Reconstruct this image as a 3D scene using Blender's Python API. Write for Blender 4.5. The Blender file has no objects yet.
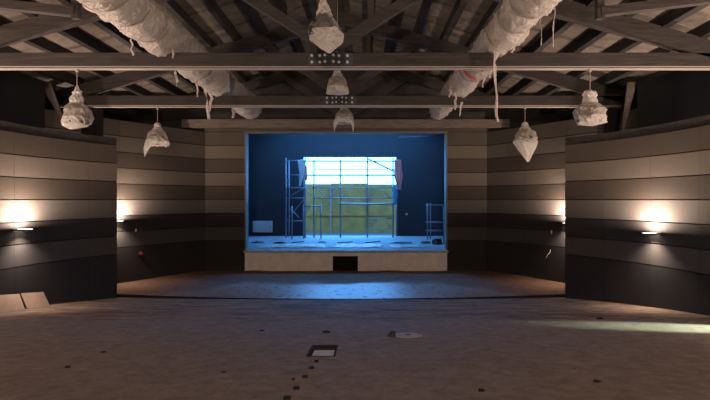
import bpy, math, random
from math import sin, cos, pi, sqrt, atan2
from mathutils import Vector, Matrix, noise

random.seed(7)
SC = bpy.context.scene
COL = SC.collection
V = Vector

# ------------------------------------------------------------------ view
F, CX, CY = 515.0, 363.5, 199.7
CAM = V((0.703, 0.0, 2.925))
def at(px, py, Y):
    return V((CAM.x + (px - CX) * Y / F, Y, CAM.z - (py - CY) * Y / F))
def rake(y):
    return max(-0.04, 0.1 * (15.25 - y))
def on_floor(px, py):
    Y = 1.4 / ((py - CY) / F - 0.1)
    p = at(px, py, Y); p.z = rake(Y)
    return p

# ------------------------------------------------------------------ materials
def mat(name, base, rough=0.8, metal=0.0, var=0.0, scale=8.0, bump=0.0, bscale=None,
        stretch=(1, 1, 1), emit=None, estr=0.0, dark=None, spec=0.5):
    m = bpy.data.materials.new(name); m.use_nodes = True
    nt = m.node_tree; N = nt.nodes; L = nt.links
    b = N['Principled BSDF']
    b.inputs['Base Color'].default_value = (*base, 1)
    b.inputs['Roughness'].default_value = rough
    b.inputs['Metallic'].default_value = metal
    b.inputs['Specular IOR Level'].default_value = spec
    if emit:
        b.inputs['Emission Color'].default_value = (*emit, 1)
        b.inputs['Emission Strength'].default_value = estr
    if var or bump:
        tc = N.new('ShaderNodeTexCoord'); mp = N.new('ShaderNodeMapping')
        mp.inputs['Scale'].default_value = stretch
        L.new(tc.outputs['Object'], mp.inputs['Vector'])
        nz = N.new('ShaderNodeTexNoise'); nz.inputs['Scale'].default_value = scale
        nz.inputs['Detail'].default_value = 6; nz.inputs['Roughness'].default_value = 0.65
        L.new(mp.outputs['Vector'], nz.inputs['Vector'])
        if var:
            rp = N.new('ShaderNodeValToRGB')
            d = dark or tuple(c * (1 - var) for c in base)
            rp.color_ramp.elements[0].position = 0.32
            rp.color_ramp.elements[1].position = 0.68
            rp.color_ramp.elements[0].color = (*d, 1)
            rp.color_ramp.elements[1].color = (*[min(1, c * (1 + var * 0.6)) for c in base], 1)
            L.new(nz.outputs['Fac'], rp.inputs['Fac'])
            L.new(rp.outputs['Color'], b.inputs['Base Color'])
        if bump:
            n2 = N.new('ShaderNodeTexNoise'); n2.inputs['Scale'].default_value = bscale or scale * 4
            n2.inputs['Detail'].default_value = 5
            L.new(mp.outputs['Vector'], n2.inputs['Vector'])
            bp = N.new('ShaderNodeBump'); bp.inputs['Strength'].default_value = bump
            bp.inputs['Distance'].default_value = 0.03
            L.new(n2.outputs['Fac'], bp.inputs['Height'])
            L.new(bp.outputs['Normal'], b.inputs['Normal'])
    return m

M = {}
# fibre boards, from pale to nearly black
def board(n, c):
    M[n] = mat(n, tuple(k * 0.8 for k in c), 0.85, var=0.16, scale=60, bump=0.25, bscale=120, spec=0.25)
board('board_taupe', (0.117, 0.094, 0.075))
board('board_pale', (0.180, 0.148, 0.122))
board('board_umber', (0.098, 0.075, 0.061))
board('board_sand', (0.191, 0.153, 0.128))
board('board_brown', (0.088, 0.068, 0.055))
board('board_grey', (0.165, 0.142, 0.128))
board('board_black', (0.048, 0.043, 0.042))
board('board_slate', (0.090, 0.082, 0.082))
board('board_coal', (0.040, 0.036, 0.037))
M['groove'] = mat('groove', (0.012, 0.010, 0.009), 0.9)
M['timber'] = mat('timber', (0.032, 0.022, 0.018), 0.7, var=0.75, scale=3, bump=0.35, bscale=22, stretch=(0.5, 3, 6))
M['timber_lit'] = mat('timber_lit', (0.150, 0.115, 0.095), 0.75, var=0.4, scale=4, bump=0.3, bscale=20, stretch=(0.5, 3, 6))  # timber with the wall-lamp glow put into a paler colour
M['timber_purlin'] = mat('timber_purlin', (0.018, 0.014, 0.013), 0.75, var=0.4, scale=5, bump=0.3, bscale=20, stretch=(5, 0.5, 5))
M['black_paint'] = mat('black_paint', (0.006, 0.005, 0.005), 0.75, var=0.25, scale=3)
M['gable_paint'] = mat('gable_paint', (0.045, 0.040, 0.040), 0.85, var=0.2, scale=2)
M['stage_paint'] = mat('stage_paint', (0.015, 0.017, 0.022), 0.7, var=0.25, scale=1.5)
M['steel'] = mat('steel', (0.34, 0.28, 0.25), 0.55, metal=0.1)
M['dark_steel'] = mat('dark_steel', (0.05, 0.05, 0.055), 0.5, metal=0.5)
M['bolt'] = mat('bolt', (0.42, 0.43, 0.46), 0.5)
M['galv'] = mat('galv', (0.55, 0.55, 0.57), 0.42, metal=0.9, var=0.2, scale=9)
M['tube_steel'] = mat('tube_steel', (0.20, 0.23, 0.27), 0.45, metal=0.3, var=0.2, scale=12)
M['plaster'] = mat('plaster', (0.84, 0.74, 0.67), 0.9, var=0.14, scale=3, bump=0.15, bscale=30)
M['lip'] = mat('lip', (0.42, 0.40, 0.38), 0.8, var=0.25, scale=6, bump=0.2)
M['trim_grey'] = mat('trim_grey', (0.12, 0.115, 0.11), 0.6)
M['jamb'] = mat('jamb', (0.12, 0.13, 0.125), 0.5)
M['card'] = mat('card', (0.34, 0.24, 0.175), 0.85, var=0.15, scale=4)
M['void'] = mat('void', (0.006, 0.006, 0.007), 0.9)
M['hatch_pale'] = mat('hatch_pale', (0.80, 0.78, 0.80), 0.7, var=0.2, scale=20)
M['white_box'] = mat('white_box', (0.45, 0.47, 0.48), 0.6)
M['yellow_board'] = mat('yellow_board', (0.38, 0.155, 0.022), 0.8, var=0.35, scale=1.3)
M['blue_sheet'] = mat('blue_sheet', (0.10, 0.50, 0.80), 0.5, var=0.5, scale=12)
M['red_tape'] = mat('red_tape', (0.70, 0.03, 0.025), 0.45)
M['lens'] = mat('lens', (0.9, 0.9, 0.9), 0.4, emit=(1, 0.86, 0.72), estr=9)
M['dirt'] = mat('dirt', (0.085, 0.060, 0.045), 0.95, var=0.4, scale=9, bump=0.6)
M['concrete_pale'] = mat('concrete_pale', (0.52, 0.46, 0.42), 0.9, var=0.3, scale=14)
M['sheet_plastic'] = mat('sheet_plastic', (0.62, 0.58, 0.54), 0.4, var=0.3, scale=3, bump=0.3, bscale=12)
M['black_bag'] = mat('black_bag', (0.015, 0.015, 0.018), 0.35)
M['rubble'] = mat('rubble', (0.16, 0.13, 0.11), 0.95, var=0.5, scale=12)
M['yard'] = mat('yard', (0.035, 0.034, 0.033), 0.9, var=0.2, scale=2)
M['red_plastic'] = mat('red_plastic', (0.45, 0.04, 0.04), 0.4)
M['white_plastic'] = mat('white_plastic', (0.75, 0.70, 0.66), 0.4)
M['lamp_grey'] = mat('lamp_grey', (0.07, 0.06, 0.055), 0.5)
M['cable'] = mat('cable', (0.30, 0.25, 0.22), 0.6)
M['dark_shade'] = mat('dark_shade', (0.03, 0.03, 0.034), 0.4, metal=0.4)

def film_mat(name, c, clear, through=0.4):
    m = bpy.data.materials.new(name); m.use_nodes = True
    nt = m.node_tree; N = nt.nodes; L = nt.links
    for n in list(N): N.remove(n)
    out = N.new('ShaderNodeOutputMaterial')
    p = N.new('ShaderNodeBsdfPrincipled')
    p.inputs['Base Color'].default_value = (*c, 1); p.inputs['Roughness'].default_value = 0.22
    tl = N.new('ShaderNodeBsdfTranslucent'); tl.inputs['Color'].default_value = (*c, 1)
    tr = N.new('ShaderNodeBsdfTransparent')
    m1 = N.new('ShaderNodeMixShader'); m1.inputs[0].default_value = through
    L.new(p.outputs[0], m1.inputs[1]); L.new(tl.outputs[0], m1.inputs[2])
    m2 = N.new('ShaderNodeMixShader'); m2.inputs[0].default_value = clear
    L.new(m1.outputs[0], m2.inputs[1]); L.new(tr.outputs[0], m2.inputs[2])
    tc = N.new('ShaderNodeTexCoord'); nz = N.new('ShaderNodeTexNoise')
    nz.inputs['Scale'].default_value = 9; nz.inputs['Detail'].default_value = 5
    nz.inputs['Distortion'].default_value = 1.5
    L.new(tc.outputs['Object'], nz.inputs['Vector'])
    bp = N.new('ShaderNodeBump'); bp.inputs['Strength'].default_value = 1.0; bp.inputs['Distance'].default_value = 0.10
    L.new(nz.outputs['Fac'], bp.inputs['Height'])
    L.new(bp.outputs['Normal'], p.inputs['Normal']); L.new(bp.outputs['Normal'], tl.inputs['Normal'])
    L.new(m2.outputs[0], out.inputs['Surface'])
    return m
M['film'] = film_mat('film', (0.88, 0.77, 0.71), 0.08)
M['film_thin'] = film_mat('film_thin', (0.85, 0.74, 0.68), 0.74)
M['red_net'] = film_mat('red_net', (0.98, 0.42, 0.38), 0.08, 0.6)
M['white_film'] = film_mat('white_film', (0.95, 0.93, 0.92), 0.08, 0.8)
M['film_tight'] = film_mat('film_tight', (0.85, 0.72, 0.64), 0.5, 0.3)
M['film_lamp'] = film_mat('film_lamp', (0.95, 0.86, 0.80), 0.14, 0.45)

# floor: dusty concrete with rougher soil band, procedural on object coordinates
def floor_mat(name, dust, soil, band, gloss=None, streak=False):
    m = bpy.data.materials.new(name); m.use_nodes = True
    nt = m.node_tree; N = nt.nodes; L = nt.links
    b = N['Principled BSDF']; b.inputs['Specular IOR Level'].default_value = 0.35
    tc = N.new('ShaderNodeTexCoord')
    sx = N.new('ShaderNodeSeparateXYZ'); L.new(tc.outputs['Object'], sx.inputs[0])
    n1 = N.new('ShaderNodeTexNoise'); n1.inputs['Scale'].default_value = 0.7; n1.inputs['Detail'].default_value = 8
    n1.inputs['Roughness'].default_value = 0.62
    L.new(tc.outputs['Object'], n1.inputs['Vector'])
    n2 = N.new('ShaderNodeTexNoise'); n2.inputs['Scale'].default_value = 5; n2.inputs['Detail'].default_value = 8
    n2.inputs['Roughness'].default_value = 0.7
    L.new(tc.outputs['Object'], n2.inputs['Vector'])
    # band mask along Y, its edge made ragged by noise
    ad = N.new('ShaderNodeMath'); ad.operation = 'MULTIPLY_ADD'; ad.inputs[1].default_value = 2.2
    L.new(n1.outputs['Fac'], ad.inputs[0])
    if gloss:   # the wet stain stays in the middle of the pit
        ab = N.new('ShaderNodeMath'); ab.operation = 'ABSOLUTE'; L.new(sx.outputs['X'], ab.inputs[0])
        sb = N.new('ShaderNodeMath'); sb.operation = 'SUBTRACT'; sb.inputs[1].default_value = 3.4; L.new(ab.outputs[0], sb.inputs[0])
        mxm = N.new('ShaderNodeMath'); mxm.operation = 'MAXIMUM'; mxm.inputs[1].default_value = 0; L.new(sb.outputs[0], mxm.inputs[0])
        sm = N.new('ShaderNodeMath'); sm.operation = 'ADD'; L.new(mxm.outputs[0], sm.inputs[0]); L.new(sx.outputs['Y'], sm.inputs[1])
        L.new(sm.outputs[0], ad.inputs[2])
    else:
        L.new(sx.outputs['Y'], ad.inputs[2])
    mr = N.new('ShaderNodeMapRange'); mr.interpolation_type = 'SMOOTHSTEP'
    mr.inputs['From Min'].default_value = band[0] + 1.1; mr.inputs['From Max'].default_value = band[1] + 1.1
    L.new(ad.outputs[0], mr.inputs['Value'])
    mx = N.new('ShaderNodeMix'); mx.data_type = 'RGBA'
    L.new(mr.outputs[0], mx.inputs[0])
    mx.inputs[6].default_value = (*dust, 1); mx.inputs[7].default_value = (*soil, 1)
    rp = N.new('ShaderNodeValToRGB')
    rp.color_ramp.elements[0].position = 0.3; rp.color_ramp.elements[0].color = (0.42, 0.42, 0.42, 1)
    rp.color_ramp.elements[1].position = 0.72; rp.color_ramp.elements[1].color = (1.15, 1.12, 1.1, 1)
    L.new(n2.outputs['Fac'], rp.inputs['Fac'])
    ml = N.new('ShaderNodeMix'); ml.data_type = 'RGBA'; ml.blend_type = 'MULTIPLY'; ml.inputs[0].default_value = 0.8
    L.new(mx.outputs[2], ml.inputs[6]); L.new(rp.outputs['Color'], ml.inputs[7])
    col = ml.outputs[2]
    if streak:   # scraped, uneven soil in the band: marks running across the hall
        mp = N.new('ShaderNodeMapping'); mp.inputs['Scale'].default_value = (0.8, 2.4, 1); mp.inputs['Rotation'].default_value = (0, 0, 0.12)
        L.new(tc.outputs['Object'], mp.inputs['Vector'])
        n4 = N.new('ShaderNodeTexNoise'); n4.inputs['Scale'].default_value = 1.3; n4.inputs['Detail'].default_value = 7; n4.inputs['Roughness'].default_value = 0.7
        L.new(mp.outputs['Vector'], n4.inputs['Vector'])
        r4 = N.new('ShaderNodeValToRGB')
        r4.color_ramp.elements[0].position = 0.36; r4.color_ramp.elements[0].color = (0.42, 0.38, 0.35, 1)
        r4.color_ramp.elements[1].position = 0.64; r4.color_ramp.elements[1].color = (1.4, 1.32, 1.25, 1)
        L.new(n4.outputs['Fac'], r4.inputs['Fac'])
        m4 = N.new('ShaderNodeMix'); m4.data_type = 'RGBA'; m4.blend_type = 'MULTIPLY'
        L.new(mr.outputs[0], m4.inputs[0]); L.new(col, m4.inputs[6]); L.new(r4.outputs['Color'], m4.inputs[7])
        col = m4.outputs[2]
    L.new(col, b.inputs['Base Color'])
    b.inputs['Roughness'].default_value = 0.85
    if gloss:
        g = N.new('ShaderNodeMapRange')
        g.inputs['To Min'].default_value = gloss[0]; g.inputs['To Max'].default_value = gloss[1]
        g.inputs['From Min'].default_value = 0.35; g.inputs['From Max'].default_value = 0.65
        L.new(n2.outputs['Fac'], g.inputs['Value'])
        mg = N.new('ShaderNodeMix'); mg.data_type = 'FLOAT'
        L.new(mr.outputs[0], mg.inputs[0]); L.new(g.outputs[0], mg.inputs[2]); mg.inputs[3].default_value = 0.9
        L.new(mg.outputs[0], b.inputs['Roughness'])
    n3 = N.new('ShaderNodeTexNoise'); n3.inputs['Scale'].default_value = 40 if gloss else 14; n3.inputs['Detail'].default_value = 6
    L.new(tc.outputs['Object'], n3.inputs['Vector'])
    bp = N.new('ShaderNodeBump'); bp.inputs['Strength'].default_value = 0.2 if gloss else 0.35; bp.inputs['Distance'].default_value = 0.05
    L.new(n3.outputs['Fac'], bp.inputs['Height']); L.new(bp.outputs['Normal'], b.inputs['Normal'])
    return m
M['floor'] = floor_mat('floor_dust', (0.330, 0.268, 0.232), (0.325, 0.240, 0.182), (10.2, 10.9), streak=True)
M['pit'] = floor_mat('pit_wet', (0.40, 0.33, 0.275), (0.230, 0.128, 0.080), (17.1, 18.1), gloss=(0.24, 0.42))
M['stage_floor'] = mat('stage_floor', (0.27, 0.27, 0.28), 0.65, var=0.3, scale=4, bump=0.25, bscale=18)

# roof decking: pale fibre slabs with joints
def deck_mat():
    m = bpy.data.materials.new('decking'); m.use_nodes = True
    nt = m.node_tree; N = nt.nodes; L = nt.links
    b = N['Principled BSDF']; b.inputs['Roughness'].default_value = 0.95
    b.inputs['Specular IOR Level'].default_value = 0.1
    tc = N.new('ShaderNodeTexCoord')
    n = N.new('ShaderNodeTexNoise'); n.inputs['Scale'].default_value = 3; n.inputs['Detail'].default_value = 8
    n.inputs['Roughness'].default_value = 0.75
    L.new(tc.outputs['Object'], n.inputs['Vector'])
    rp = N.new('ShaderNodeValToRGB')
    rp.color_ramp.elements[0].position = 0.3; rp.color_ramp.elements[0].color = (0.10, 0.080, 0.064, 1)
    rp.color_ramp.elements[1].position = 0.7; rp.color_ramp.elements[1].color = (0.225, 0.183, 0.150, 1)
    L.new(n.outputs['Fac'], rp.inputs['Fac'])
    w = N.new('ShaderNodeTexWave'); w.bands_direction = 'Y'; w.inputs['Scale'].default_value = 0.21
    w.inputs['Distortion'].default_value = 0.3
    L.new(tc.outputs['Object'], w.inputs['Vector'])
    r2 = N.new('ShaderNodeValToRGB')
    r2.color_ramp.elements[0].position = 0.0; r2.color_ramp.elements[0].color = (0.6, 0.6, 0.6, 1)
    r2.color_ramp.elements[1].position = 0.06; r2.color_ramp.elements[1].color = (1, 1, 1, 1)
    L.new(w.outputs['Fac'], r2.inputs['Fac'])
    ml = N.new('ShaderNodeMix'); ml.data_type = 'RGBA'; ml.blend_type = 'MULTIPLY'; ml.inputs[0].default_value = 1
    L.new(rp.outputs['Color'], ml.inputs[6]); L.new(r2.outputs['Color'], ml.inputs[7])
    L.new(ml.outputs[2], b.inputs['Base Color'])
    return m
M['deck'] = deck_mat()

# ------------------------------------------------------------------ mesh builder
WL = {}
class MB:
    def __init__(s): s.v = []; s.f = []; s.m = []; s.mats = []
    def _mi(s, m):
        if m not in s.mats: s.mats.append(m)
        return s.mats.index(m)
    def add(s, vs, fs, m):
        o = len(s.v); i = s._mi(m)
        s.v += [tuple(x) for x in vs]
        s.f += [tuple(o + k for k in f) for f in fs]; s.m += [i] * len(fs)
    def hexa(s, c, m):  # 8 corners: bottom 4 (ccw), top 4
        s.add(c, [(3, 2, 1, 0), (4, 5, 6, 7), (0, 1, 5, 4), (1, 2, 6, 5), (2, 3, 7, 6), (3, 0, 4, 7)], m)
    def box(s, x0, x1, y0, y1, z0, z1, m):
        s.hexa([(x0, y0, z0), (x1, y0, z0), (x1, y1, z0), (x0, y1, z0),
                (x0, y0, z1), (x1, y0, z1), (x1, y1, z1), (x0, y1, z1)], m)
    def beam(s, p, q, w, h, m, up=V((0, 0, 1))):
        p, q = V(p), V(q); d = (q - p).normalized()
        u = d.cross(up)
        if u.length < 1e-4: u = d.cross(V((0, 1, 0)))
        u.normalize(); t = u.cross(d).normalized()
        u *= w / 2; t *= h / 2
        s.hexa([p - u - t, p + u - t, q + u - t, q - u - t, p - u + t, p + u + t, q + u + t, q - u + t], m)
    def tube(s, pts, r, m, n=8, cap=True):
        pts = [V(p) for p in pts]; rings = []
        rr = r if isinstance(r, (list, tuple)) else [r] * len(pts)
        for i, p in enumerate(pts):
            d = (pts[min(i + 1, len(pts) - 1)] - pts[max(i - 1, 0)]).normalized()
            a = d.cross(V((0, 0, 1)))
            if a.length < 1e-3: a = d.cross(V((0, 1, 0)))
            a.normalize(); b = d.cross(a)
            rings.append([p + (a * cos(2 * pi * k / n) + b * sin(2 * pi * k / n)) * rr[i] for k in range(n)])
        vs = [x for g in rings for x in g]; fs = []
        for i in range(len(pts) - 1):
            for k in range(n):
                k2 = (k + 1) % n
                fs.append((i * n + k, i * n + k2, (i + 1) * n + k2, (i + 1) * n + k))
        if cap:
            fs.append(tuple(range(n - 1, -1, -1))); fs.append(tuple((len(pts) - 1) * n + k for k in range(n)))
        s.add(vs, fs, m)
    def grid(s, rows, m, wrap=False):
        n = len(rows[0]); vs = [x for r in rows for x in r]; fs = []
        for i in range(len(rows) - 1):
            for k in range(n if wrap else n - 1):
                k2 = (k + 1) % n
                fs.append((i * n + k, i * n + k2, (i + 1) * n + k2, (i + 1) * n + k))
        s.add(vs, fs, m)
    def build(s, name, parent=None, smooth=False, loc=(0, 0, 0), solid=0.0, bevel=0.0, sub=0):
        me = bpy.data.meshes.new(name)
        lv = V(loc)
        me.from_pydata([tuple(V(x) - lv) for x in s.v], [], s.f)
        for m in s.mats: me.materials.append(m)
        for p, i in zip(me.polygons, s.m):
            p.material_index = i; p.use_smooth = smooth
        me.update()
        o = bpy.data.objects.new(name, me); COL.objects.link(o)
        if parent is not None:
            o.parent = parent
            o.location = lv - WL.get(parent.name, parent.location)
        else:
            o.location = lv
        WL[o.name] = lv.copy()
        if solid:
            md = o.modifiers.new('thickness', 'SOLIDIFY'); md.thickness = solid; md.offset = 0
        if bevel:
            md = o.modifiers.new('edges', 'BEVEL'); md.width = bevel; md.segments = 2; md.limit_method = 'ANGLE'
        if sub:
            md = o.modifiers.new('smooth', 'SUBSURF'); md.levels = sub; md.render_levels = sub
        return o

def tag(o, label, cat, group=None, kind=None):
    o['label'] = label; o['category'] = cat
    if group: o['group'] = group
    if kind: o['kind'] = kind
    return o
def struct(o): o['kind'] = 'structure'; return o
def thing(name, loc, label, cat, group=None):
    o = bpy.data.objects.new(name, None); COL.objects.link(o); o.location = loc
    o.empty_display_size = 0.1
    return tag(o, label, cat, group)
def nz(p, s=1.0, o=0.0):
    return noise.noise(V((p[0] * s + o, p[1] * s + o * 1.7, p[2] * s - o)))

# ------------------------------------------------------------------ setting: floors
def build_floor():
    mb = MB()
    xs = [-10.3, -9, -8, -7, -6, -5, -4, -3, -2, -1, -0.05, 0.316, 1, 2, 3, 4, 5, 6, 7, 8, 9, 10.3]
    ys = [-6, -4, -2, 0, 2, 3, 4, 5, 6, 6.85, 7.65, 8.4, 9.2, 10, 10.8, 11.6, 12.4, 13.2, 14, 14.6, 15.2, 15.65, 16.4]
    for i in range(len(xs) - 1):
        for j in range(len(ys) - 1):
            if abs(xs[i] + 0.05) < 1e-6 and abs(ys[j] - 6.85) < 1e-6: continue
            q = [(xs[i], ys[j]), (xs[i + 1], ys[j]), (xs[i + 1], ys[j + 1]), (xs[i], ys[j + 1])]
            mb.add([(x, y, rake(y)) for x, y in q], [(0, 1, 2, 3)], M['floor'])
    return struct(mb.build('floor'))
build_floor()

PIT = 0.065
def pit_front(x):
    return 14.87 + 0.0165 * x * x
mb = MB()
xs = [-10.3 + 20.6 * i / 60 for i in range(61)]
front = [(x, min(pit_front(x), 16.3)) for x in xs]
rows = []
for j in range(25):
    t = j / 24
    rows.append([V((x, y0 + (20.95 - y0) * t, PIT + (0.07 * max(0, nz((x, y0 + (20.95 - y0) * t, 0), 0.9, 3)) if t > 0.6 and j < 25 else 0))) for x, y0 in front])
mb.grid(rows, M['pit'])
mb.grid([[V((x, y, -0.2)) for x, y in front], [V((x, y, PIT - 0.002)) for x, y in front]], M['groove'])  # near-black front face stands in for the shade under the edge
struct(mb.build('floor_pit'))

mb = MB(); mb.box(-6.6, 6.6, 20.87, 29.3, 0.2, 0.883, M['stage_floor']); struct(mb.build('floor_stage'))

# ------------------------------------------------------------------ setting: panelled walls
Z0, B = 2.925, 0.546
FRONT = [(Z0 + 2 * B, Z0 + 3 * B, 'board_umber'), (Z0 + B, Z0 + 2 * B, 'board_sand'), (Z0, Z0 + B, 'board_brown'),
         (Z0 - B, Z0, 'board_grey'), (Z0 - 2 * B, Z0 - B, 'board_black'), (Z0 - 3 * B, Z0 - 2 * B, 'board_slate'),
         (-0.15, Z0 - 3 * B, 'board_coal')]
BACK = [(Z0 + 4 * B, Z0 + 5 * B, 'board_taupe'), (Z0 + 3 * B, Z0 + 4 * B, 'board_pale')] + FRONT
def wall(name, pts, bands, side, joints=(), thick=0.12, cap=None):
    """pts: plan polyline; side=+1/-1 puts the thickness on the far side of the hall."""
    mb = MB(); n = len(pts)
    def off(d):
        out = []
        for i in range(n):
            a = V(pts[max(i - 1, 0)]); b = V(pts[min(i + 1, n - 1)])
            t = (b - a).normalized(); nn = V((t.y, -t.x)) * side
            out.append(V(pts[i]) + nn * d)
        return out
    f0, f1, f2 = [V(p) for p in pts], off(0.04), off(thick)
    def strip(i, a, b, z0, z1, m):
        mb.hexa([(*a[i], z0), (*a[i + 1], z0), (*b[i + 1], z0), (*b[i], z0),
                 (*a[i], z1), (*a[i + 1], z1), (*b[i + 1], z1), (*b[i], z1)], m)
    g = 0.014
    for z0, z1, k in bands:
        for i in range(n - 1):
            a, b = f0[:], f1[:]
            if i in joints:
                d = (a[i + 1] - a[i]); a[i] = a[i] + d.normalized() * 0.006; b[i] = b[i] + d.normalized() * 0.006
            strip(i, a, b, z0 + g, z1 - g, M[k])
    zb = min(b[0] for b in bands); zt = max(b[1] for b in bands)
    for i in range(n - 1): strip(i, f1, f2, zb, zt, M['groove'])
    if cap:
        c0, c1 = off(0.02), off(thick)
        for i in range(n - 1): strip(i, c0, c1, zt - 0.002, cap, M['timber'])
    return struct(mb.build(name))

def arc(cx, cy, R, p0, p1, n):
    a0 = atan2(p0[1] - cy, p0[0] - cx); a1 = atan2(p1[1] - cy, p1[0] - cx)
    if a1 - a0 > pi: a1 -= 2 * pi
    if a0 - a1 > pi: a1 += 2 * pi
    return [(cx + R * cos(a0 + (a1 - a0) * i / n), cy + R * sin(a0 + (a1 - a0) * i / n)) for i in range(n + 1)]
right_front = arc(0, 10.7, 8.2, (6.81, 15.45), (8.2, 10.7), 20) + [(8.2, 10.05)]
left_front = arc(0, 11.5, 7.77, (-6.69, 15.45), (-7.77, 11.5), 18) + [(-7.8, 9.5), (-7.85, 7.3), (-7.9, 5.0), (-7.95, 2.5), (-8.0, 0), (-8.0, -5.6)]
CAPZ = 4.776
wall('wall_right', right_front, FRONT, -1, joints=(5, 11, 17), cap=CAPZ)
wall('wall_right_rear', [(8.2, 8.35), (8.2, 7.0), (8.2, 4.6), (8.2, 2.2), (8.2, -0.2), (8.2, -5.6)], FRONT, -1, joints=(1, 2, 3), cap=CAPZ)
wall('wall_left', left_front, FRONT, 1, joints=(4, 9, 14, 19, 20), cap=CAPZ)
def bow(p, q, s, n):
    p, q = V(p), V(q); d = q - p; nn = V((d.y, -d.x)).normalized()
    return [tuple(p + d * (i / n) + nn * s * 4 * (i / n) * (1 - i / n)) for i in range(n + 1)]
wall('wall_back_left', bow((-5.66, 20.7), (-8.95, 15.2), 0.12, 14), BACK, 1, joints=(4, 8, 12))
wall('wall_back_right', bow((5.66, 20.7), (9.0, 15.2), -0.12, 14), BACK, -1, joints=(4, 8, 12))
wall('wall_wing_left', [(-5.66, 20.7), (-4.06, 20.7)], BACK, -1)
wall('wall_wing_right', [(4.06, 20.7), (5.66, 20.7)], BACK, -1)

# upper black side walls behind the panelled fronts, outer walls, rear wall
def plain(name, pts, z0, z1, m, t=0.15, side=1):
    mb = MB(); n = len(pts)
    for i in range(n - 1):
        a, b = V(pts[i]), V(pts[i + 1]); d = (b - a).normalized(); nn = V((d.y, -d.x)) * t * side
        mb.hexa([(*a, z0), (*b, z0), (*(b + nn), z0), (*(a + nn), z0), (*a, z1), (*b, z1), (*(b + nn), z1), (*(a + nn), z1)], m)
    return struct(mb.build(name))
plain('wall_upper_right', [(8.2, 14.1), (8.5, 13.0), (8.65, 11.5), (8.7, 10), (8.7, -5.6)], 4.2, 6.15, M['black_paint'], side=-1)
plain('wall_upper_left', [(-8.02, 14.1), (-8.3, 13.0), (-8.45, 11.8), (-8.5, 10), (-8.5, -5.6)], 4.2, 6.15, M['black_paint'], side=1)
mb = MB(); mb.box(10.2, 10.4, -6.1, 21.1, -0.2, 6.3, M['black_paint']); struct(mb.build('wall_outer_right'))
mb = MB(); mb.box(-10.4, -10.2, -6.1, 21.1, -0.2, 6.3, M['black_paint']); struct(mb.build('wall_outer_left'))
mb = MB(); mb.box(-10.4, 10.4, -6.1, -5.9, 0, 9.2, M['gable_paint']); struct(mb.build('wall_rear'))
# gable above the proscenium and beside it
mb = MB()
mb.box(-10.4, -4.05, 20.9, 21.1, -0.2, 5.62, M['gable_paint']); mb.box(4.05, 10.4, 20.9, 21.1, -0.2, 5.62, M['gable_paint'])
mb.add([(-10.4, 20.9, 5.62), (10.4, 20.9, 5.62), (10.4, 20.9, 6.0), (0, 20.9, 8.95), (-10.4, 20.9, 6.0),
        (-10.4, 21.1, 5.62), (10.4, 21.1, 5.62), (10.4, 21.1, 6.0), (0, 21.1, 8.95), (-10.4, 21.1, 6.0)],
       [(0, 1, 2, 3, 4), (9, 8, 7, 6, 5), (0, 5, 6, 1), (1, 6, 7, 2), (2, 7, 8, 3), (3, 8, 9, 4), (4, 9, 5, 0)], M['gable_paint'])
struct(mb.build('wall_gable'))
# proscenium trims
mb = MB(); mb.box(-4.07, -4.01, 20.66, 21.1, 0.883, 5.6, M['jamb']); struct(mb.build('trim_1'))
mb = MB(); mb.box(4.01, 4.07, 20.66, 21.1, 0.883, 5.6, M['jamb']); struct(mb.build('trim_2'))
mb = MB(); mb.box(-5.66, 5.66, 20.62, 20.9, 5.66, 5.80, M['board_taupe']); mb.box(-4.07, 4.07, 20.6, 20.9, 5.59, 5.66, M['trim_grey']); struct(mb.build('trim_3'))
# stage front with its lip, a square hole for the vent
mb = MB(); yf = 20.68
vx0, vx1, vz1 = -0.53, 0.48, 0.66
mb.box(-4.06, vx0, yf, 20.85, -0.05, 0.80, M['plaster']); mb.box(vx1, 4.06, yf, 20.85, -0.05, 0.80, M['plaster'])
mb.box(vx0, vx1, yf, 20.85, vz1, 0.80, M['plaster'])
struct(mb.build('wall_stage_front'))
mb = MB(); mb.box(-4.1, 4.1, 20.60, 20.95, 0.80, 0.888, M['lip']); struct(mb.build('trim_4', bevel=0.015))
# stage house
mb = MB()
mb.box(-6.8, -6.6, 21.1, 29.3, 0.2, 7.4, M['stage_paint']); struct(mb.build('wall_stage_left'))
mb = MB(); mb.box(6.6, 6.8, 21.1, 29.3, 0.2, 7.4, M['stage_paint']); struct(mb.build('wall_stage_right'))
ox0, ox1, oz1 = -2.68, 2.55, 5.33
mb = MB(); mb.box(-6.8, ox0, 29.0, 29.3, 0.2, 7.4, M['stage_paint']); mb.box(ox1, 6.8, 29.0, 29.3, 0.2, 7.4, M['stage_paint'])
mb.box(ox0, ox1, 29.0, 29.3, oz1, 7.4, M['stage_paint']); struct(mb.build('wall_stage_back'))
mb = MB()   # roof of the stage house with an unseen opening added to light the stage
mb.box(-6.8, -4.2, 21.1, 29.3, 7.4, 7.6, M['stage_paint']); mb.box(4.2, 6.8, 21.1, 29.3, 7.4, 7.6, M['stage_paint'])
mb.box(-4.2, 4.2, 21.1, 25.4, 7.4, 7.6, M['stage_paint']); mb.box(-4.2, 4.2, 28.0, 29.3, 7.4, 7.6, M['stage_paint'])
struct(mb.build('ceiling_stage'))
# yard outside
mb = MB(); mb.box(-30, 30, 29.3, 60, 0.5, 0.80, M['yard']); struct(mb.build('floor_yard'))
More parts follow.
